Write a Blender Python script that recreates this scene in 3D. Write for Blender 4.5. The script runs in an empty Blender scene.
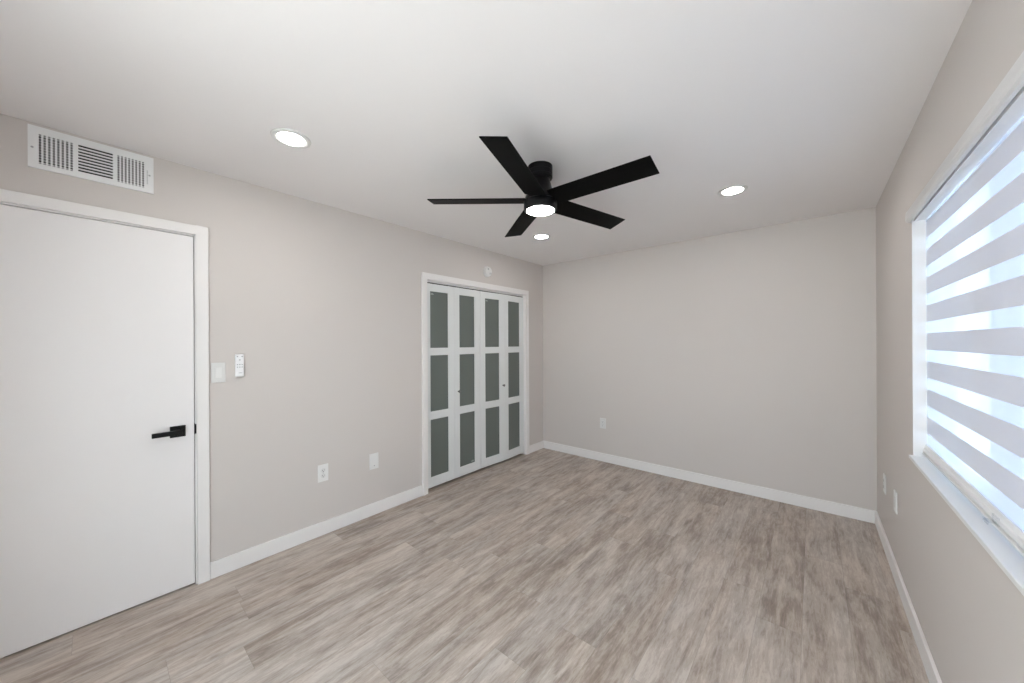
import bpy, bmesh, math, random
from mathutils import Matrix, Vector
random.seed(4)
S = bpy.context.scene
C = S.collection
PI = math.pi
R = math.radians

# ---------------------------------------------------------------- camera
cam_d = bpy.data.cameras.new('camera'); cam = bpy.data.objects.new('camera', cam_d); C.objects.link(cam)
cam_d.sensor_fit = 'HORIZONTAL'; cam_d.sensor_width = 36.0
cam_d.lens = 354.88 / 1024 * 36.0
cam_d.shift_y = 1.57 / 1024
cam_d.clip_start = 0.02
cam.matrix_world = Matrix.Translation((0, 0, 1.4045)) @ Matrix.Rotation(R(40.283), 4, 'Z') @ Matrix.Rotation(R(90), 4, 'X') @ Matrix.Rotation(-0.0048, 4, 'Z')
S.camera = cam
# ---------------------------------------------------------------- world, view
S.view_settings.view_transform = 'Standard'; S.view_settings.look = 'None'
S.view_settings.gamma = 1; S.view_settings.use_curve_mapping = False
S.view_settings.exposure = 0.30
w = bpy.data.worlds.new('sky'); S.world = w; w.use_nodes = True
WB = w.node_tree.nodes['Background']
WB.inputs[0].default_value = (0.84, 0.92, 1.0, 1); WB.inputs[1].default_value = 6.0
sun_d = bpy.data.lights.new('sun', 'SUN'); sun = bpy.data.objects.new('sun', sun_d); C.objects.link(sun)
sun_d.energy = 40; sun_d.angle = 0.01; sun_d.color = (1.0, 0.97, 0.93)
sun.rotation_euler = Vector((0.25, -0.85, -1.9)).to_track_quat('-Z', 'Y').to_euler()      # from behind the house, high: lights the added patio, whose bounce brightens the room
DOWN_E = 100.0      # downlight diffusers
FAN_E = 35.0       # fan lamp diffuser
S.cycles.max_bounces = 12; S.cycles.diffuse_bounces = 8; S.cycles.transparent_max_bounces = 16
S.cycles.sample_clamp_indirect = 6
S.cycles.use_denoising = True; S.cycles.use_adaptive_sampling = False

# ---------------------------------------------------------------- measures
H = 2.44
XL, XR, YB, YF = -2.762, 0.374, 3.900, -0.56
BH, BT = 0.098, 0.014
DY0, DY1, DZ = -0.39, 0.388, 2.043         # entry door opening
CY0, CY1, CZ = 2.020, 3.512, 2.008         # closet opening
WY0, WY1, WZ0, WZ1 = 0.79, 2.60, 0.845, 2.012   # window opening

# ---------------------------------------------------------------- materials
def mat(name, col, rough=0.5, metal=0.0, bump=0.0, bscale=300.0, spec=0.5, var=0.0):
    m = bpy.data.materials.new(name); m.use_nodes = True
    nt = m.node_tree; b = nt.nodes['Principled BSDF']
    b.inputs['Base Color'].default_value = (*col, 1); b.inputs['Roughness'].default_value = rough
    b.inputs['Metallic'].default_value = metal; b.inputs['Specular IOR Level'].default_value = spec
    if bump or var:
        tc = nt.nodes.new('ShaderNodeTexCoord')
        nz = nt.nodes.new('ShaderNodeTexNoise'); nz.inputs['Scale'].default_value = bscale; nz.inputs['Detail'].default_value = 3
        nt.links.new(tc.outputs['Object'], nz.inputs['Vector'])
        if bump:
            bp = nt.nodes.new('ShaderNodeBump'); bp.inputs['Strength'].default_value = bump; bp.inputs['Distance'].default_value = 0.001
            nt.links.new(nz.outputs['Fac'], bp.inputs['Height']); nt.links.new(bp.outputs['Normal'], b.inputs['Normal'])
        if var:
            mx = nt.nodes.new('ShaderNodeMix'); mx.data_type = 'RGBA'
            mx.inputs['A'].default_value = (*[c * (1 - var) for c in col], 1); mx.inputs['B'].default_value = (*[min(1, c * (1 + var)) for c in col], 1)
            nt.links.new(nz.outputs['Fac'], mx.inputs['Factor']); nt.links.new(mx.outputs['Result'], b.inputs['Base Color'])
    return m

def emis(name, col, e):
    m = bpy.data.materials.new(name); m.use_nodes = True; nt = m.node_tree
    b = nt.nodes['Principled BSDF']; b.inputs['Base Color'].default_value = (.8, .8, .8, 1)
    b.inputs['Emission Color'].default_value = (*col, 1); b.inputs['Emission Strength'].default_value = e
    return m

M = {}
M['wall'] = mat('greige_wall_paint', (0.605, 0.563, 0.538), 0.62, bump=0.12, bscale=260, spec=0.3)
M['ceiling'] = mat('white_ceiling_paint', (0.80, 0.772, 0.772), 0.85, bump=0.12, bscale=220, spec=0.2)
M['trim'] = mat('white_trim_paint', (0.79, 0.768, 0.758), 0.38, bump=0.02, bscale=60)
M['door'] = mat('white_door_paint', (0.81, 0.788, 0.785), 0.42, bump=0.03, bscale=90)
M['closet'] = mat('white_closet_paint', (0.72, 0.735, 0.735), 0.4, bump=0.02, bscale=90)
M['sill'] = mat('white_sill', (0.76, 0.76, 0.76), 0.3, bump=0.02, bscale=60)
M['plastic'] = mat('white_plastic', (0.75, 0.745, 0.735), 0.3, var=0.01)
M['plastic2'] = mat('soft_white_plastic', (0.68, 0.675, 0.665), 0.35, var=0.01)
M['slot'] = mat('dark_slot', (0.03, 0.03, 0.03), 0.6, var=0.05)
M['greybutton'] = mat('grey_button_plastic', (0.42, 0.42, 0.43), 0.4, var=0.02)
M['ventmetal'] = mat('white_enamelled_steel', (0.78, 0.78, 0.78), 0.35, var=0.02)
M['ventfin'] = mat('grey_damper_steel', (0.16, 0.16, 0.17), 0.5, var=0.05)
M['dark'] = mat('shade_black', (0.012, 0.012, 0.013), 0.9, var=0.1)  # near-black colour stands in for shade in the duct and closet gap
M['black'] = mat('matt_black_metal', (0.007, 0.007, 0.007), 0.38, bump=0.03, bscale=400, spec=0.22)
M['fanblack'] = mat('satin_black_fan_metal', (0.005, 0.005, 0.006), 0.33, bump=0.03, bscale=400, spec=0.22)
M['nickel'] = mat('dark_nickel', (0.22, 0.22, 0.215), 0.3, metal=1.0, var=0.05)
M['shellpaint'] = mat('plain_partition_board', (0.35, 0.34, 0.33), 0.9, var=0.05)
M['fascia'] = mat('blind_fascia_enamel', (0.66, 0.655, 0.66), 0.3, var=0.02)
M['remote'] = mat('bright_white_plastic', (0.84, 0.84, 0.85), 0.3, var=0.01)
M['alu'] = mat('blind_rail_enamel', (0.80, 0.80, 0.81), 0.35, var=0.02)
M['vinyl'] = mat('window_vinyl', (0.80, 0.81, 0.82), 0.4, var=0.02)
M['patio'] = mat('pale_bounce_concrete', (0.50, 0.50, 0.49), 0.9, bscale=3, var=0.12)  # added ground, pale to bounce sunlight into the room
M['yard'] = mat('side_yard_concrete', (0.36, 0.40, 0.43), 0.95, bscale=8, var=0.25)
M['sticker'] = mat('glass_sticker', (0.42, 0.45, 0.43), 0.4, var=0.05)
M['lamp'] = emis('lit_downlight_diffuser', (1.0, 0.965, 0.92), DOWN_E)
M['fanlamp'] = emis('lit_fan_diffuser', (1.0, 0.975, 0.94), FAN_E)

def fan_blade_mat():
    m = mat('black_grained_blade', (0.0035, 0.0035, 0.0035), 0.5, spec=0.05); nt = m.node_tree; b = nt.nodes['Principled BSDF']
    tc = nt.nodes.new('ShaderNodeTexCoord'); mp = nt.nodes.new('ShaderNodeMapping'); mp.inputs['Scale'].default_value = (3, 90, 90)
    nz = nt.nodes.new('ShaderNodeTexNoise'); nz.inputs['Scale'].default_value = 1; nz.inputs['Detail'].default_value = 4
    bp = nt.nodes.new('ShaderNodeBump'); bp.inputs['Strength'].default_value = 0.15; bp.inputs['Distance'].default_value = 0.0006
    nt.links.new(tc.outputs['Object'], mp.inputs['Vector']); nt.links.new(mp.outputs['Vector'], nz.inputs['Vector'])
    nt.links.new(nz.outputs['Fac'], bp.inputs['Height']); nt.links.new(bp.outputs['Normal'], b.inputs['Normal'])
    return m
M['blade'] = fan_blade_mat()

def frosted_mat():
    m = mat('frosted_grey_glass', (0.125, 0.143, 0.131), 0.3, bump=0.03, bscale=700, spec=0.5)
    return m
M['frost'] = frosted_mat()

def clear_mat(name, tint, refl=0.06):
    m = bpy.data.materials.new(name); m.use_nodes = True; nt = m.node_tree; nt.nodes.clear()
    out = nt.nodes.new('ShaderNodeOutputMaterial'); t = nt.nodes.new('ShaderNodeBsdfTransparent'); g = nt.nodes.new('ShaderNodeBsdfGlossy')
    t.inputs[0].default_value = (*tint, 1); g.inputs['Roughness'].default_value = 0.03
    mx = nt.nodes.new('ShaderNodeMixShader'); mx.inputs[0].default_value = refl
    nt.links.new(t.outputs[0], mx.inputs[1]); nt.links.new(g.outputs[0], mx.inputs[2]); nt.links.new(mx.outputs[0], out.inputs[0])
    return m
M['glass'] = clear_mat('fill_window_glass', (0.93, 0.955, 0.95))  # glass of the added door that gives fill light
M['tinted'] = clear_mat('daylight_tint_window_glass', (0.68, 0.79, 0.90))  # blue tint put in to dim and cool the daylight behind the blind
M['clearplastic'] = clear_mat('clear_acrylic', (0.95, 0.96, 0.97), 0.14)
M['screen'] = clear_mat('insect_screen_mesh', (0.74, 0.76, 0.82), 0.0)

def fabric(name, sheer, trans, col):
    m = bpy.data.materials.new(name); m.use_nodes = True; nt = m.node_tree; nt.nodes.clear()
    out = nt.nodes.new('ShaderNodeOutputMaterial')
    d = nt.nodes.new('ShaderNodeBsdfDiffuse'); d.inputs[0].default_value = (*col, 1)
    tl = nt.nodes.new('ShaderNodeBsdfTranslucent'); tl.inputs[0].default_value = (*col, 1)
    tp = nt.nodes.new('ShaderNodeBsdfTransparent')
    m1 = nt.nodes.new('ShaderNodeMixShader'); m1.inputs[0].default_value = trans
    m2 = nt.nodes.new('ShaderNodeMixShader'); m2.inputs[0].default_value = sheer
    # fine weave
    tc = nt.nodes.new('ShaderNodeTexCoord'); nz = nt.nodes.new('ShaderNodeTexNoise'); nz.inputs['Scale'].default_value = 500
    bp = nt.nodes.new('ShaderNodeBump'); bp.inputs['Strength'].default_value = 0.1; bp.inputs['Distance'].default_value = 0.0005
    nt.links.new(tc.outputs['Object'], nz.inputs['Vector']); nt.links.new(nz.outputs['Fac'], bp.inputs['Height']); nt.links.new(bp.outputs['Normal'], d.inputs['Normal'])
    nt.links.new(d.outputs[0], m1.inputs[1]); nt.links.new(tl.outputs[0], m1.inputs[2])
    nt.links.new(m1.outputs[0], m2.inputs[1]); nt.links.new(tp.outputs[0], m2.inputs[2]); nt.links.new(m2.outputs[0], out.inputs[0])
    return m
M['opaque'] = fabric('zebra_blind_solid_weave', 0.0, 0.19, (0.78, 0.775, 0.80))
M['sheer'] = fabric('zebra_blind_sheer_weave', 0.39, 0.08, (0.85, 0.86, 0.88))

def floor_mat():
    m = bpy.data.materials.new('grey_oak_vinyl_plank'); m.use_nodes = True; nt = m.node_tree; L = nt.links
    b = nt.nodes['Principled BSDF']
    N = lambda t: nt.nodes.new(t)
    def mth(op, a, bb=None, c=None):
        n = N('ShaderNodeMath'); n.operation = op
        for i, v in enumerate((a, bb, c)):
            if v is None: continue
            if isinstance(v, (int, float)): n.inputs[i].default_value = v
            else: L.new(v, n.inputs[i])
        return n.outputs[0]
    tc = N('ShaderNodeTexCoord'); sp = N('ShaderNodeSeparateXYZ'); L.new(tc.outputs['Object'], sp.inputs[0])
    PW, PL = 0.18, 1.22
    u = mth('DIVIDE', mth('ADD', sp.outputs[0], 0.765 + 18 * PW), PW)
    row = mth('FLOOR', u)
    wn = N('ShaderNodeTexWhiteNoise'); wn.noise_dimensions = '1D'; L.new(row, wn.inputs['W'])
    v0 = mth('ADD', mth('DIVIDE', sp.outputs[1], PL), mth('MULTIPLY', wn.outputs['Value'], 7.0))
    col_i = mth('FLOOR', v0)
    cb = N('ShaderNodeCombineXYZ'); L.new(row, cb.inputs[0]); L.new(col_i, cb.inputs[1])
    w2 = N('ShaderNodeTexWhiteNoise'); w2.noise_dimensions = '3D'; L.new(cb.outputs[0], w2.inputs['Vector'])
    ws = N('ShaderNodeSeparateColor'); L.new(w2.outputs['Color'], ws.inputs[0])
    # per-plank shifted coordinates
    off = N('ShaderNodeVectorMath'); off.operation = 'SCALE'; L.new(w2.outputs['Color'], off.inputs[0]); off.inputs['Scale'].default_value = 40
    ad = N('ShaderNodeVectorMath'); ad.operation = 'ADD'; L.new(tc.outputs['Object'], ad.inputs[0]); L.new(off.outputs[0], ad.inputs[1])
    def noise(sx, sy, det, rough, dist=0.0):
        mp = N('ShaderNodeMapping'); mp.inputs['Scale'].default_value = (sx, sy, 1); L.new(ad.outputs[0], mp.inputs['Vector'])
        n = N('ShaderNodeTexNoise'); n.inputs['Scale'].default_value = 1; n.inputs['Detail'].default_value = det
        n.inputs['Roughness'].default_value = rough; n.inputs['Distortion'].default_value = dist
        L.new(mp.outputs[0], n.inputs['Vector']); return n.outputs['Fac']
    broad = noise(13, 2.2, 4, 0.6, 0.5)
    streak = noise(42, 5.0, 8, 0.72, 0.5)
    fine = noise(110, 13, 8, 0.82, 0.5)
    blotch = noise(10, 5.0, 8, 0.72, 0.9)
    f = mth('ADD', mth('MULTIPLY', broad, 0.30), mth('MULTIPLY', streak, 0.34))
    f = mth('ADD', f, mth('MULTIPLY', fine, 0.20))
    f = mth('ADD', f, mth('MULTIPLY', blotch, 0.16))
    f = mth('ADD', f, mth('MULTIPLY', mth('SUBTRACT', ws.outputs[0], 0.5), 0.05))
    cr = N('ShaderNodeValToRGB'); L.new(f, cr.inputs[0])
    el = cr.color_ramp.elements
    el[0].position = 0.34; el[0].color = (0.190, 0.156, 0.134, 1)
    el[1].position = 0.66; el[1].color = (0.66, 0.62, 0.58, 1)
    for pos, c in ((0.43, (0.300, 0.256, 0.226)), (0.475, (0.385, 0.338, 0.304)), (0.485, (0.425, 0.378, 0.343)), (0.53, (0.475, 0.430, 0.395)), (0.54, (0.525, 0.480, 0.445)), (0.59, (0.58, 0.54, 0.50))):
        e = el.new(pos); e.color = (*c, 1)
    # slight warm / cool drift
    tint = N('ShaderNodeMix'); tint.data_type = 'RGBA'; tint.blend_type = 'MULTIPLY'; tint.inputs['Factor'].default_value = 1.0
    tr = N('ShaderNodeValToRGB'); L.new(noise(5, 1.1, 2, 0.5), tr.inputs[0])
    tr.color_ramp.elements[0].position = 0.35; tr.color_ramp.elements[0].color = (0.965, 0.905, 0.855, 1)
    tr.color_ramp.elements[1].position = 0.65; tr.color_ramp.elements[1].color = (0.92, 0.90, 0.885, 1)
    L.new(cr.outputs[0], tint.inputs['A']); L.new(tr.outputs[0], tint.inputs['B'])
    # seams
    fx = mth('FRACT', u); fy = mth('FRACT', v0)
    ex = mth('MULTIPLY', mth('MINIMUM', fx, mth('SUBTRACT', 1.0, fx)), PW)
    ey = mth('MULTIPLY', mth('MINIMUM', fy, mth('SUBTRACT', 1.0, fy)), PL)
    seam = mth('LESS_THAN', mth('MINIMUM', ex, ey), 0.0011)
    mx = N('ShaderNodeMix'); mx.data_type = 'RGBA'; L.new(mth('MULTIPLY', seam, 0.28), mx.inputs['Factor'])
    L.new(tint.outputs['Result'], mx.inputs['A']); mx.inputs['B'].default_value = (0.11, 0.095, 0.085, 1)
    L.new(mx.outputs['Result'], b.inputs['Base Color'])
    b.inputs['Roughness'].default_value = 0.42; b.inputs['Specular IOR Level'].default_value = 0.4
    bp = N('ShaderNodeBump'); bp.inputs['Strength'].default_value = 0.25; bp.inputs['Distance'].default_value = 0.0008
    L.new(mth('SUBTRACT', mth('ADD', fine, streak), mth('MULTIPLY', seam, 1.5)), bp.inputs['Height']); L.new(bp.outputs['Normal'], b.inputs['Normal'])
    return m
M['floor'] = floor_mat()

# ---------------------------------------------------------------- mesh helpers
def box(bm, x0, x1, y0, y1, z0, z1):
    m = Matrix.Translation(((x0 + x1) / 2, (y0 + y1) / 2, (z0 + z1) / 2)) @ Matrix.Diagonal((abs(x1 - x0), abs(y1 - y0), abs(z1 - z0), 1))
    return bmesh.ops.create_cube(bm, size=1, matrix=m)['verts']

def lathe(bm, prof, n=64, axis='Z', at=(0, 0, 0), cap=True):
    """prof: [(radius, height)], turned about the axis through `at`."""
    rings = []
    for r, h in prof:
        ring = []
        for i in range(n):
            a = 2 * PI * i / n; p = (r * math.cos(a), r * math.sin(a), h)
            if axis == 'X': p = (p[2], p[0], p[1])
            if axis == 'Y': p = (p[0], p[2], p[1])
            ring.append(bm.verts.new((p[0] + at[0], p[1] + at[1], p[2] + at[2])))
        rings.append(ring)
    for a, b in zip(rings, rings[1:]):
        for i in range(n): bm.faces.new((a[i], a[(i + 1) % n], b[(i + 1) % n], b[i]))
    if cap:
        bm.faces.new(rings[0]); bm.faces.new(rings[-1])

def extrude_y(bm, prof, y0, y1):
    """closed profile [(x, z)] run along Y."""
    a = [bm.verts.new((x, y0, z)) for x, z in prof]; b = [bm.verts.new((x, y1, z)) for x, z in prof]
    n = len(prof)
    for i in range(n): bm.faces.new((a[i], a[(i + 1) % n], b[(i + 1) % n], b[i]))
    bm.faces.new(a); bm.faces.new(b)

def obj(name, bm, m, parent=None, bevel=0.0, smooth=False, seg=2):
    bmesh.ops.recalc_face_normals(bm, faces=bm.faces)
    me = bpy.data.meshes.new(name); bm.to_mesh(me); bm.free()
    o = bpy.data.objects.new(name, me); C.objects.link(o); me.materials.append(m)
    if parent is not None:
        o.parent = parent
        # keep vertices given in world space
        inv = world(parent).inverted(); me.transform(inv)
    if bevel:
        b = o.modifiers.new('bevel', 'BEVEL'); b.width = bevel; b.segments = seg; b.limit_method = 'ANGLE'; b.angle_limit = R(35)
    if smooth:
        for p in me.polygons: p.use_smooth = True
        if hasattr(me, 'set_sharp_from_angle'): me.set_sharp_from_angle(angle=R(32))
    return o

def world(o):
    m = Matrix.LocRotScale(o.location, o.rotation_euler, o.scale)
    return world(o.parent) @ m if o.parent else m

def setp(o, label, cat=None, group=None, kind=None):
    o['label'] = label
    if cat: o['category'] = cat
    if group: o['group'] = group
    if kind: o['kind'] = kind
    return o

def thing(name, loc, label, cat, group=None, kind=None, rot=(0, 0, 0)):
    o = bpy.data.objects.new(name, None); C.objects.link(o); o.location = loc; o.rotation_euler = rot
    o.empty_display_size = 0.1
    return setp(o, label, cat, group, kind)

def bmn(): return bmesh.new()
def one_box(name, dims, m, parent=None, bevel=0.0):
    b = bmn(); box(b, *dims); return obj(name, b, m, parent, bevel)

# ---------------------------------------------------------------- room shell
XO = XL - 0.75          # added outer skin behind closet and hall
WT = 0.115
b = bmn(); box(b, XO - .1, XR + .14, YF - .1, YB + .1, -0.12, 0); setp(obj('floor', b, M['floor']), 'grey brown wood look vinyl plank floor of the empty room', 'floor', kind='structure')
b = bmn(); box(b, XO - .1, XR + .14, YF - .1, YB + .1, H, H + 0.12); setp(obj('ceiling', b, M['ceiling']), 'flat white ceiling above the room', 'ceiling', kind='structure')

def wall_with_holes(name, x0, x1, y0, y1, holes, label):
    ys = sorted({y0, y1, *[h[0] for h in holes], *[h[1] for h in holes]})
    bm = bmn()
    for a, c in zip(ys, ys[1:]):
        hs = [h for h in holes if h[0] <= a + 1e-6 and h[1] >= c - 1e-6]
        if not hs: box(bm, x0, x1, a, c, 0, H)
        else:
            h = hs[0]
            if h[2] > 0.001: box(bm, x0, x1, a, c, 0, h[2])
            box(bm, x0, x1, a, c, h[3], H)
    return setp(obj(name, bm, M['wall']), label, 'wall', kind='structure')
VH = (-0.150, 0.170, 2.270, 2.395)      # duct area behind the register, left uncut
wl = wall_with_holes('wall_left', XL - WT, XL, YF - .1, YB + .1, [(DY0 - .0, DY1 + .004, 0, DZ + .004), (CY0, CY1, 0, CZ)], 'greige painted wall with the white door and the closet doors')
wr = wall_with_holes('wall_right', XR, XR + 0.14, YF - .1, YB + .1, [(WY0, WY1, WZ0 - .02, WZ1)], 'greige painted wall with the striped window blind')
setp(one_box('wall_back', (XL - WT, XR + .14, YB, YB + .1, 0, H), M['wall']), 'plain greige painted wall at the far end of the room', 'wall', kind='structure')
SX0, SX1, SZ0, SZ1 = -1.50, 0.22, 0.05, 2.08     # opening for the added fill-light door in the front wall
b = bmn(); box(b, XL - WT, SX0, YF - .1, YF, 0, H); box(b, SX1, XR + .14, YF - .1, YF, 0, H); box(b, SX0, SX1, YF - .1, YF, 0, SZ0); box(b, SX0, SX1, YF - .1, YF, SZ1, H)
setp(obj('wall_front', b, M['wall']), 'greige painted wall facing the plain far wall', 'wall', kind='structure')
b = bmn(); box(b, XO - .1, XO, YF - .1, YB + .1, 0, H); box(b, XO, XL - WT, 1.1, 1.2, 0, H)  # unseen boards added to keep outside light out of the door gaps
box(b, XO, XL - WT, YF - .1, YF - .02, 0, H); box(b, XO, XL - WT, YB + .02, YB + .1, 0, H)
setp(obj('wall_light_block', b, M['shellpaint']), 'added boards behind the closed doors, keeping outside light out', 'wall', kind='structure')

# baseboards: rounded top edge
def base(name, dims, label):
    o = one_box(name, dims, M['trim'], bevel=0.003); return setp(o, label, 'baseboard', kind='structure')
b = bmn(); box(b, XL, XL + BT, 0.4462, 1.964, 0, BH); box(b, XL, XL + BT, 3.567, YB - BT, 0, BH); box(b, XL, XL + BT, YF + BT, DY0 - .062, 0, BH)
setp(obj('baseboard_left', b, M['trim'], bevel=0.003), 'white baseboard running between the door and the closet', 'baseboard', kind='structure')
base('baseboard_back', (XL, XR, YB - BT, YB, 0, BH), 'white baseboard along the plain far wall')
base('baseboard_right', (XR - BT, XR, YF, YB - BT, 0, BH), 'white baseboard below the window')
b = bmn(); box(b, XL, SX0 - .002, YF, YF + BT, 0, BH); box(b, SX1 + .002, XR - BT, YF, YF + BT, 0, BH)
setp(obj('baseboard_front', b, M['trim'], bevel=0.003), 'white baseboard opposite the plain far wall', 'baseboard', kind='structure')

# casings
def casing(name, y0, y1, z1, wd, th, label, inner_step=True):
    bm = bmn()
    x0, x1 = XL, XL + th
    box(bm, x0, x1, y0 - wd, y0, 0, z1 + wd); box(bm, x0, x1, y1, y1 + wd, 0, z1 + wd); box(bm, x0, x1, y0, y1, z1, z1 + wd)
    if inner_step:   # raised backband towards the outer edge
        e = wd * 0.45
        box(bm, x1, x1 + .004, y0 - wd, y0 - wd + e, 0, z1 + wd); box(bm, x1, x1 + .004, y1 + wd - e, y1 + wd, 0, z1 + wd)
        box(bm, x1, x1 + .004, y0 - wd + e, y1 + wd - e, z1 + wd - e, z1 + wd)
    bmesh.ops.remove_doubles(bm, verts=bm.verts, dist=1e-5)
    return setp(obj(name, bm, M['trim'], bevel=0.002), label, 'door trim', kind='structure')
casing('trim_1', DY0 - .003, DY1 + .003, DZ + .003, 0.0545, 0.018, 'white flat casing around the plain white door', False)
casing('trim_2', CY0, CY1, CZ, 0.056, 0.016, 'white stepped casing around the glazed closet doors')

# entry door --------------------------------------------------------------
door = thing('door_1', (XL, DY1, 0), 'plain white flush door with black lever handle', 'door', kind='structure')
b = bmn()   # jamb with its stop
box(b, XL - WT, XL, DY1 - .004, DY1 + .004, 0, DZ + .004); box(b, XL - WT, XL, DY0 - .0, DY0 + .004, 0, DZ + .004); box(b, XL - WT, XL, DY0, DY1, DZ - .004, DZ + .004)
box(b, XL - .060, XL - .046, DY1 - .020, DY1 - .004, 0, DZ - .004); box(b, XL - .060, XL - .046, DY0 + .004, DY0 + .020, 0, DZ - .004); box(b, XL - .060, XL - .046, DY0 + .004, DY1 - .004, DZ - .022, DZ - .004)
obj('door_jamb', b, M['trim'], door)
slab = one_box('door_slab', (XL - .044, XL - .004, DY0 + .008, DY1 - .0072, 0.010, DZ - .0070), M['door'], door, bevel=0.0015)
hy, hz = 0.310, 0.910
xf = XL - .004
handle = one_box('door_handle', (xf, xf + .009, hy - .033, hy + .033, hz - .032, hz + .032), M['black'], slab, bevel=0.0015)
b = bmn(); lathe(b, [(0.0125, 0), (0.0125, .034)], 32, 'X', (xf + .009, hy, hz))
box(b, xf + .036, xf + .052, hy - .108, hy + .014, hz - .0125, hz + .0125)
lev = obj('lever', b, M['black'], slab, bevel=0.0015)
b = bmn(); box(b, XL - .012, XL + .0006, DY1 - .0062, DY1 - .0035, hz - .031, hz + .033); box(b, XL - .001, XL + .004, DY1 - .0055, DY1 + .0015, hz - .027, hz + .029)
setp(obj('strike_plate', b, M['black'], door, bevel=0.0015), 'black metal strike plate on the white jamb')

# closet: two bifold pairs --------------------------------------------------
PX = XL - 0.022     # room-side face of the leaves at the pivots
b = bmn()           # jamb lining and head track
box(b, XL - WT, XL, CY0 - .001, CY0 + .002, 0, CZ); box(b, XL - WT, XL, CY1 - .002, CY1 + .001, 0, CZ)
box(b, XL - WT, XL, CY0, CY1, CZ - .002, CZ + .001); box(b, PX - .012, PX - .001, CY0 + .002, CY1 - .002, 1.989, CZ - .002)
setp(obj('trim_3', b, M['trim']), 'white lining inside the closet opening', 'door trim', kind='structure')
b = bmn(); box(b, PX - .040, PX - .013, CY0 + .002, CY1 - .002, CZ - .030, CZ - .002)  # near-black colour puts the gap's shade into the track box
setp(obj('closet_track', b, M['dark']), 'head track above the closet doors, coloured dark as the shaded gap', 'door track')
ZB, ZT = 0.029, 1.977
ROWS = [(0.124, 0.675), (0.7515, 1.290), (1.3618, 1.905)]
def leaf(parent, ya, xa, yb, xb, p0, p1, knob_y=None, sticker=None):
    """leaf from (xa, ya) to (xb, yb); p0, p1 = pane edges as world y."""
    ln = math.hypot(yb - ya, xb - xa); ang = math.atan2(xb - xa, yb - ya)   # local Y runs along the leaf, +X towards the room
    T = Matrix.Translation((xa, ya, 0)) @ Matrix.Rotation(-ang, 4, 'Z')
    a, c = (p0 - ya) / math.cos(ang), (p1 - ya) / math.cos(ang)
    th = 0.034
    bm = bmn()
    box(bm, -th, 0, 0.0012, a, ZB, ZT); box(bm, -th, 0, c, ln - 0.0012, ZB, ZT)
    zs = [ZB] + [z for r in ROWS for z in r] + [ZT]
    for i in range(0, len(zs), 2): box(bm, -th, 0, a, c, zs[i], zs[i + 1])
    bmesh.ops.remove_doubles(bm, verts=bm.verts, dist=1e-5)
    bm.transform(T); lf = obj('door_leaf', bm, M['closet'], parent, bevel=0.0012)
    for z0, z1 in ROWS:
        bm = bmn(); box(bm, -0.014, -0.008, a - .004, c + .004, z0 - .004, z1 + .004); bm.transform(T)
        setp(obj('glass_pane', bm, M['frost'], lf), 'frosted grey glass pane')
    if sticker:
        r, at_left, top = sticker
        z = (ROWS[r][1] - .03) if top else (ROWS[r][0] + .014); y = a + .012 if at_left else c - .05
        bm = bmn(); box(bm, -0.008, -0.0074, y, y + .036, z, z + .006); box(bm, -0.008, -0.0074, y + .006, y + .030, z + .009, z + .013); bm.transform(T)
        setp(obj('etched_mark', bm, M['sticker'], lf), 'small pale mark on the glass corner')
    if knob_y is not None:
        k = (knob_y - ya) / math.cos(ang)
        bm = bmn(); lathe(bm, [(.007, 0), (.006, .006), (.0055, .012), (.012, .016), (.0145, .021), (.0135, .027), (.008, .030)], 28, 'X', (0, k, 0.912)); bm.transform(T)
        setp(obj('knob', bm, M['nickel'], lf, smooth=True), 'small dark nickel knob')
F1, F2 = 0.003, 0.020
d2 = thing('door_2', (PX, CY0, 0), 'white bifold closet door pair with frosted panes, nearer the entry door', 'closet door', 'bifold closet doors', 'structure')
leaf(d2, CY0 + .004, PX, 2.373, PX + F1, 2.078, 2.297, None, (2, True, True))
leaf(d2, 2.373, PX + F1, 2.747, PX, 2.443, 2.661, 2.422, (0, False, False))
d3 = thing('door_3', (PX, CY1, 0), 'white bifold closet door pair with frosted panes, nearer the room corner', 'closet door', 'bifold closet doors', 'structure')
leaf(d3, 2.749, PX, 3.122, PX + F2, 2.820, 3.040, 3.094, (2, True, True))
leaf(d3, 3.122, PX + F2, CY1 - .004, PX, 3.196, 3.426)

# ---------------------------------------------------------------- window
win = thing('window_1', (XR, (WY0 + WY1) / 2, WZ0), 'wide white window with sliding sashes behind the striped blind', 'window', kind='structure')
b = bmn()   # drywall returns painted white
X2 = XR + .14
box(b, XR - .0015, X2, WY1 - .008, WY1, WZ0, WZ1); box(b, XR - .0015, X2, WY0, WY0 + .008, WZ0, WZ1); box(b, XR - .0015, X2, WY0 + .008, WY1 - .008, WZ1 - .008, WZ1)
obj('window_reveal', b, M['trim'], win)
one_box('window_sill', (XR - .0145, XR + .13, WY0 - .03, WY1 + .006, WZ0 - .017, WZ0), M['sill'], win, bevel=0.003)
b = bmn()
FX0, FX1 = XR + .072, XR + .125
a0, a1 = WY0 + .008, WY1 - .008; fw = .024
box(b, FX0, FX1, a0, a0 + fw, WZ0, WZ1 - .008); box(b, FX0, FX1, a1 - fw, a1, WZ0, WZ1 - .008)
box(b, FX0, FX1, a0 + fw, a1 - fw, WZ0, WZ0 + fw); box(b, FX0, FX1, a0 + fw, a1 - fw, WZ1 - .008 - fw, WZ1 - .008)
MS = 1.900
box(b, FX0, FX1, MS - .02, MS + .02, WZ0 + fw, WZ1 - .008 - fw)
box(b, FX0, FX1, WY0 + .575, WY0 + .615, WZ0 + fw, WZ1 - .008 - fw)
wf = obj('window_frame', b, M['vinyl'], win, bevel=0.002)
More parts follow.
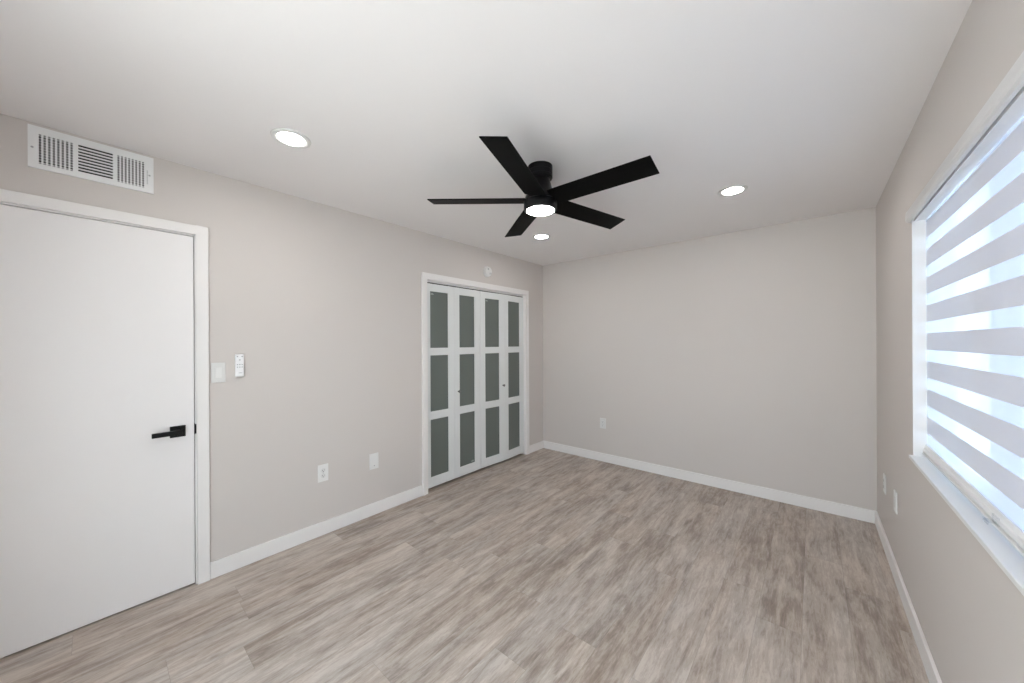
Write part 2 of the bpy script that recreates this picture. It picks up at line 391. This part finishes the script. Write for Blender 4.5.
for y0, y1 in ((a0 + fw, WY0 + .575), (WY0 + .615, MS - .02), (MS + .02, a1 - fw)):
    one_box('window_glass', (XR + .098, XR + .102, y0, y1, WZ0 + fw, WZ1 - .008 - fw), M['tinted'], wf)
one_box('insect_screen', (XR + .121, XR + .122, a0 + fw, MS - .02, WZ0 + fw, WZ1 - .008 - fw), M['screen'], wf)
# added glazed door, unseen behind the viewer, to brighten ceiling and entry door
w2 = thing('fill_window', ((SX0 + SX1) / 2, YF, SZ0), 'added unseen glazed door letting fill daylight into the room', 'window', kind='structure')
b = bmn(); m0 = (SX0 + SX1) / 2
box(b, SX0, SX0 + .05, YF - .09, YF - .02, SZ0, SZ1); box(b, SX1 - .05, SX1, YF - .09, YF - .02, SZ0, SZ1)
box(b, SX0 + .05, SX1 - .05, YF - .09, YF - .02, SZ0, SZ0 + .05); box(b, SX0 + .05, SX1 - .05, YF - .09, YF - .02, SZ1 - .05, SZ1)
box(b, m0 - .03, m0 + .03, YF - .08, YF - .03, SZ0 + .05, SZ1 - .05)
f2 = obj('window_frame', b, M['vinyl'], w2, bevel=.002)
for q0, q1 in ((SX0 + .05, m0 - .03), (m0 + .03, SX1 - .05)): one_box('window_glass', (q0, q1, YF - .058, YF - .053, SZ0 + .05, SZ1 - .05), M['glass'], f2)
setp(one_box('ground', (XR + .141, XR + 9, YF - .101, 12, -0.30, -0.18), M['yard']), 'pale blue grey side yard outside the window', 'ground', kind='structure')
ground = one_box('ground', (-9, XR + 9, -9, YF - .101, -0.30, -0.18), M['patio'])  # added ground that throws sunlight up into the room
setp(ground, 'added pale concrete ground bouncing sun through the added glazed door', 'ground', kind='structure')

# zebra blind ---------------------------------------------------------------
BX = XR + 0.044
by0, by1 = WY0 + .0095, WY1 - .0095
blind = thing('roller_blind', (XR, (WY0 + WY1) / 2, WZ1), 'white zebra roller blind with sheer and solid stripes lowered over the window', 'window blind')
prof = []
cx, cz, rr = XR - .006, 2.006, .018
b = bmn()
fp = [(XR - .002, 2.052), (XR - .012, 2.050), (XR - .019, 2.040), (XR - .021, 2.020), (XR - .021, 2.005), (XR - .018, 1.996), (XR - .012, 1.990), (XR - .004, 1.988), (XR - .002, 1.990)]
extrude_y(b, fp, WY0 - .012, WY1 + .008)
fa = obj('fascia', b, M['fascia'], blind, bevel=0.0008)
b = bmn(); extrude_y(b, [(XR + .005, 1.9885), (XR + .005, 2.006), (XR + .066, 2.006), (XR + .066, 1.995), (XR + .052, 1.9885)], by0, by1)
obj('head_rail', b, M['alu'], blind)
b = bmn(); extrude_y(b, [(XR - .001, 2.053), (XR - .012, 2.051), (XR - .019, 2.042), (XR - .0215, 2.022), (XR - .0215, 2.004), (XR - .0185, 1.995), (XR - .012, 1.989), (XR - .001, 1.9875)], WY1 + .008, WY1 + .012)
obj('end_cap', b, M['plastic2'], blind)
# fabric: front layer, alternating bands
z0, z1 = 0.905, 1.990
T = 0.1335
edges = []
zc = 0.935
k = 0
bands = []; z = z0
cs = [zc + T * i for i in range(9)]
for c in cs:
    lo, hi = c - .0275, c + .0275
    if lo > z: bands.append((z, min(lo, z1), 'opaque')); z = lo
    if z >= z1: break
    bands.append((max(z, lo), min(hi, z1), 'sheer')); z = hi
if z < z1: bands.append((z, z1, 'opaque'))
bo, bs = bmn(), bmn()
for lo, hi, kind in bands:
    t = bo if kind == 'opaque' else bs
    box(t, BX - .0004, BX + .0004, by0, by1, lo, hi)
op = obj('fabric', bo, M['opaque'], blind); op['label'] = 'solid white stripes of the blind'
sh = obj('sheer_fabric', bs, M['sheer'], blind); sh['label'] = 'sheer see-through stripes of the blind'
b = bmn(); extrude_y(b, [(BX - .006, .908), (BX - .0075, .892), (BX - .012, .889), (BX - .013, .880), (BX - .012, .8745), (BX - .008, .8735), (BX - .008, .868), (BX + .010, .868), (BX + .013, .876), (BX + .011, .884), (BX + .006, .905)], by0, by1)
rail = obj('bottom_rail', b, M['alu'], blind, bevel=0.001)
b = bmn(); extrude_y(b, [(BX - .0155, .861), (BX - .0155, .8675), (BX + .0135, .8675), (BX + .0135, .861)], by0, by1)
obj('rail_lip', b, M['plastic'], rail)
b = bmn(); box(b, BX - .016, BX - .012, 1.672, 1.718, .872, .896); box(b, BX - .032, BX - .016, 1.678, 1.712, .876, .8795); box(b, BX - .034, BX - .0305, 1.678, 1.712, .870, .882)
setp(obj('pull_tab', b, M['clearplastic'], rail, bevel=0.0012), 'clear plastic pull tab')

# ---------------------------------------------------------------- ceiling fan
FXc, FYc = -1.2202, 1.7039
fan = thing('ceiling_fan', (FXc, FYc, H), 'black flush-mount ceiling fan with five blades and a round lit lamp', 'ceiling fan')
c0 = (FXc, FYc, 0)
b = bmn(); lathe(b, [(.072, H), (.072, 2.418), (.0705, 2.416), (.0705, 2.412), (.072, 2.410), (.072, 2.392), (.0705, 2.390), (.0705, 2.386), (.072, 2.384), (.072, 2.372), (.068, 2.366), (.055, 2.364)], 72, at=c0)
obj('canopy', b, M['fanblack'], fan, smooth=True)
b = bmn(); lathe(b, [(.055, 2.364), (.062, 2.340), (.072, 2.300), (.084, 2.272), (.090, 2.258), (.090, 2.250)], 72, at=c0)
obj('motor_housing', b, M['fanblack'], fan, smooth=True)
b = bmn(); lathe(b, [(.090, 2.250), (.088, 2.240), (.097, 2.234), (.098, 2.226), (.098, 2.192), (.096, 2.184), (.0925, 2.182), (.083, 2.182)], 72, at=c0)
lk = obj('light_kit', b, M['fanblack'], fan, smooth=True)
b = bmn(); lathe(b, [(.0820, 2.1835), (.0815, 2.181), (.076, 2.1785), (.06, 2.1765), (.03, 2.176)], 72, at=c0)
setp(obj('lamp_lens', b, M['fanlamp'], lk, smooth=True), 'glowing white round lens')
zb, Rb, hw = 2.2406, 0.6587, 0.0667
TILT = Matrix.Translation((FXc, FYc, zb)) @ Matrix.Rotation(math.atan(-0.0388), 4, 'X') @ Matrix.Rotation(math.atan(0.0027), 4, 'Y')
for k in range(5):
    a = R(288.287 - 72 * k)
    T = TILT @ Matrix.Rotation(a, 4, 'Z') @ Matrix.Rotation(R(-12.23), 4, 'X')
    bo = bpy.data.objects.new('blade', None)
    bm = bmn(); vs = box(bm, 0.088, Rb, -hw, hw, -.003, .003)
    me = bpy.data.meshes.new('blade'); bmesh.ops.recalc_face_normals(bm, faces=bm.faces); bm.to_mesh(me); bm.free(); me.materials.append(M['blade'])
    bpy.data.objects.remove(bo)
    bl = bpy.data.objects.new('blade', me); C.objects.link(bl); bl.parent = fan
    bl.matrix_local = Matrix.Translation((-FXc, -FYc, -H)) @ T
    md = bl.modifiers.new('bevel', 'BEVEL'); md.width = .0015; md.segments = 2
    bm = bmn(); box(bm, 0.060, 0.150, -.024, .024, .003, .008)
    for px_, py_ in ((.115, -.014), (.115, .014), (.138, 0)): lathe(bm, [(.005, .008), (.004, .0105)], 16, at=(px_, py_, 0))
    me2 = bpy.data.meshes.new('blade_bracket'); bm.to_mesh(me2); bm.free(); me2.materials.append(M['fanblack'])
    br = bpy.data.objects.new('blade_bracket', me2); C.objects.link(br); br.parent = bl

# ---------------------------------------------------------------- downlights
def downlight(x, y, label):
    t = thing('recessed_downlight', (x, y, H), label, 'ceiling light', 'recessed ceiling downlights')
    b = bmn(); lathe(b, [(.0595, H - .0035), (.066, H - .0065), (.080, H - .007), (.086, H - .005), (.088, H)], 72, at=(x, y, 0), cap=False)
    obj('trim_ring', b, M['plastic2'], t, smooth=True)
    b = bmn(); lathe(b, [(.001, H - .0045), (.050, H - .0045), (.0590, H - .0035)], 72, at=(x, y, 0), cap=True)
    setp(obj('diffuser', b, M['lamp'], t, smooth=True), 'glowing round diffuser')
    return t
downlight(-2.000, 0.648, 'lit round recessed downlight between the vent and the fan')
downlight(-0.414, 2.830, 'lit round recessed downlight in front of the plain far wall, nearer the window')
downlight(-2.010, 2.823, 'lit round recessed downlight in front of the closet, seen below the fan lamp')
downlight(-0.414, 0.648, 'added lit round recessed downlight, out of view overhead, nearer the window')  # unseen lamp, added on the grid of the other three for its light

# ---------------------------------------------------------------- air register
vent = thing('air_vent', (XL, 0.01, 2.333), 'white steel air register high on the wall above the plain white door', 'air vent')
x1 = XL + .010
vy0, vy1, vz0, vz1 = -.1925, .2165, 2.2305, 2.4255
G = [(-.162, -.056, 'v'), (-.045, .068, 'h'), (.084, .186, 'v')]
gz0, gz1 = 2.254, 2.391
b = bmn(); ys = [vy0] + [v for g in G for v in g[:2]] + [vy1]
for i in range(0, 8, 2): box(b, XL + .006, x1, ys[i], ys[i + 1], vz0, vz1)
for g in G: box(b, XL + .006, x1, g[0], g[1], vz0, gz0); box(b, XL + .006, x1, g[0], g[1], gz1, vz1)
bmesh.ops.remove_doubles(b, verts=b.verts, dist=1e-5)
# returned rim
box(b, XL, XL + .006, vy0, vy0 + .004, vz0, vz1); box(b, XL, XL + .006, vy1 - .004, vy1, vz0, vz1)
box(b, XL, XL + .006, vy0 + .004, vy1 - .004, vz0, vz0 + .004); box(b, XL, XL + .006, vy0 + .004, vy1 - .004, vz1 - .004, vz1)
obj('vent_plate', b, M['ventmetal'], vent)
b = bmn(); box(b, XL + .0005, XL + .0015, vy0 + .01, vy1 - .01, vz0 + .01, vz1 - .01)  # dark sheet on the wall stands in for the duct's shade
setp(obj('duct_shade', b, M['dark'], vent), 'dark sheet standing for the shaded duct behind the slats')
for g in G:
    bm = bmn(); bk = bmn()
    if g[2] == 'v':
        n = 8; st = (g[1] - g[0]) / n
        for i in range(n):      # bright fin beside each dark slot
            y = g[0] + st * (i + .56)
            box(bm, XL + .004, x1, y, y + st * .44, gz0, gz1)
        for i in range(11):
            z = gz0 + (gz1 - gz0) * (i + .5) / 11
            box(bk, XL + .0046, XL + .0066, g[0], g[1], z - .0017, z + .0017)
    else:
        n = 9; st = (gz1 - gz0) / n
        for i in range(n):
            z = gz0 + st * i
            box(bm, XL + .004, x1, g[0], g[1], z, z + st * .42)
    setp(obj('louver', bm, M['ventmetal'], vent), 'upright fins' if g[2] == 'v' else 'level fins')
    if g[2] == 'v': setp(obj('damper', bk, M['ventmetal'], vent), 'crosswise damper blades behind the fins')
    else: bk.free()
for y, z in ((-.180, 2.324), (.201, 2.326)):
    b = bmn(); lathe(b, [(.0045, 0), (.0035, .0018)], 20, 'X', (x1, y, z)); obj('screw', b, M['greybutton'], vent)
b = bmn()
for i in range(9): z = 2.277 + i * .0085; box(b, x1, x1 + .0016, .190, .1945, z, z + .0045)
setp(obj('damper_lever', b, M['greybutton'], vent), 'small ridged grey lever')

# ---------------------------------------------------------------- plates on walls
def plate(name, y0, y1, z0, z1, label, cat, kind):
    """on the left wall"""
    t = thing(name, (XL, (y0 + y1) / 2, (z0 + z1) / 2), label, cat)
    p = one_box('cover_plate', (XL, XL + .006, y0, y1, z0, z1), M['plastic2'] if kind == 'switch' else M['plastic'], t, bevel=0.002)
    cy, cz = (y0 + y1) / 2, (z0 + z1) / 2
    outlet_face(t, lambda bm: bm.transform(Matrix.Translation((XL + .006, cy, cz))), kind)
    return t
def outlet_face(t, place, kind):
    # local: +X out of the wall, Y along it, Z up
    def add(nm, bm, m, bevel=0, lab=None):
        place(bm); o = obj(nm, bm, m, t, bevel=bevel)
        if lab: o['label'] = lab
    if kind == 'switch':
        b = bmn(); box(b, 0, .0012, -.0185, .0185, -.035, .035); add('rocker_frame', b, M['greybutton'] if False else M['plastic2'], .0006)
        b = bmn(); vs = box(b, .0012, .005, -.015, .015, -.0315, .0315)
        for v in vs:
            if v.co.x > .003 and v.co.z < 0: v.co.x = .0022
        add('rocker', b, M['plastic'], .0006)
    elif kind == 'duplex':
        for s in (1, -1):
            b = bmn(); lathe(b, [(.0165, 0), (.0165, .0018), (.0155, .0025)], 32, 'X', (0, 0, s * .0195)); add('socket_face', b, M['plastic2'])
            b = bmn(); box(b, .0025, .0029, -.0075, -.0052, s * .0195 - .002, s * .0195 + .006); box(b, .0025, .0029, .0052, .0072, s * .0195 - .001, s * .0195 + .006)
            lathe(b, [(.0026, .0025), (.0026, .0029)], 16, 'X', (0, 0, s * .0195 - .0075)); add('socket_slots', b, M['slot'], 0, 'dark plug slots')
        b = bmn(); lathe(b, [(.003, 0), (.0025, .001)], 16, 'X'); add('screw', b, M['greybutton'])
    elif kind == 'jack':
        b = bmn(); box(b, 0, .0010, -.017, .017, -.034, .034); add('insert', b, M['plastic'], .0005)
        b = bmn(); lathe(b, [(.0045, .001), (.0045, .004), (.003, .0045)], 20, 'X', (0, 0, -.036)); add('jack', b, M['greybutton'], 0, 'small grey jack near the plate edge')
    else:
        b = bmn(); box(b, 0, .0012, -.017, .017, -.034, .034); add('insert', b, M['plastic2'], .0005)
plate('light_switch', .4575, .5260, 1.173, 1.294, 'white rocker light switch beside the door casing', 'light switch', 'switch')
plate('power_outlet', 1.056, 1.130, .391, .516, 'white two-socket power outlet low on the wall beside the cover plate with a jack', 'outlet', 'duplex')
plate('jack_plate', 1.452, 1.530, .374, .503, 'white wall plate with a small jack, nearer the closet than the power outlet', 'wall plate', 'jack')

t = thing('power_outlet', (-1.899, YB, .449), 'small white outlet on the plain far wall', 'outlet')
one_box('cover_plate', (-1.899 - .037, -1.899 + .037, YB - .006, YB, .449 - .060, .449 + .060), M['plastic2'], t, bevel=.002)
outlet_face(t, lambda bm: bm.transform(Matrix.Translation((-1.899, YB - .006, .449)) @ Matrix.Rotation(R(-90), 4, 'Z')), 'duplex')
for y, z, kd, nm, lab, cat in ((3.070, .454, 'plain', 'jack_plate', 'white wall plate below the window, nearer the window than the outlet by the corner', 'wall plate'), (3.485, .434, 'duplex', 'power_outlet', 'white outlet on the window wall next to the far corner', 'outlet')):
    t = thing(nm, (XR, y, z), lab, cat)
    one_box('cover_plate', (XR - .007, XR, y - .038, y + .038, z - .062, z + .062), M['plastic'], t, bevel=.002)
    outlet_face(t, lambda bm: bm.transform(Matrix.Translation((XR - .007, y, z)) @ Matrix.Rotation(R(180), 4, 'Z')), kd)

# fan remote in its wall cradle
rem = thing('fan_remote', (XL, .597, 1.272), 'slim white remote control held in a wall cradle beside the light switch', 'remote control')
one_box('cradle', (XL, XL + .010, .5745, .6195, 1.199, 1.262), M['plastic2'], rem, bevel=.003)
body = one_box('remote_body', (XL + .003, XL + .020, .5715, .6165, 1.2035, 1.343), M['remote'], rem, bevel=.005)
rx = XL + .020
for y, z, r_ in ((.582, 1.328, .0042), (.606, 1.328, .0042), (.594, 1.307, .0040), (.582, 1.278, .0036), (.594, 1.278, .0036), (.606, 1.278, .0036), (.582, 1.262, .0036), (.594, 1.262, .0036), (.606, 1.262, .0036)):
    b = bmn(); lathe(b, [(r_, 0), (r_ * .85, .0012)], 20, 'X', (rx, y, z)); obj('button', b, M['greybutton'], body)
one_box('maker_mark', (rx, rx + .0004, .588, .606, 1.224, 1.2275), M['greybutton'], body)

# smoke alarm above the closet
sm = thing('smoke_alarm', (XL, 2.830, 2.198), 'round white smoke alarm on the wall above the closet', 'smoke alarm')
cs_ = (XL, 2.830, 2.198)
b = bmn(); lathe(b, [(.059, 0), (.059, .010), (.057, .012)], 56, 'X', cs_); obj('mounting_base', b, M['plastic2'], sm, smooth=True)
b = bmn(); lathe(b, [(.054, .012), (.054, .024), (.050, .033), (.042, .037), (.030, .038), (.028, .0365), (.024, .0365), (.022, .038), (.001, .0385)], 56, 'X', cs_); sb = obj('alarm_cover', b, M['plastic'], sm, smooth=True)
b = bmn(); lathe(b, [(.010, .037), (.009, .040)], 24, 'X', (XL, 2.818, 2.222)); setp(obj('test_button', b, M['greybutton'], sb), 'grey test button')
b = bmn()
for i in range(7): box(b, XL + .0385, XL + .0392, 2.835 + i * .005, 2.837 + i * .005, 2.165, 2.185)
obj('speaker_slots', b, M['greybutton'], sb)
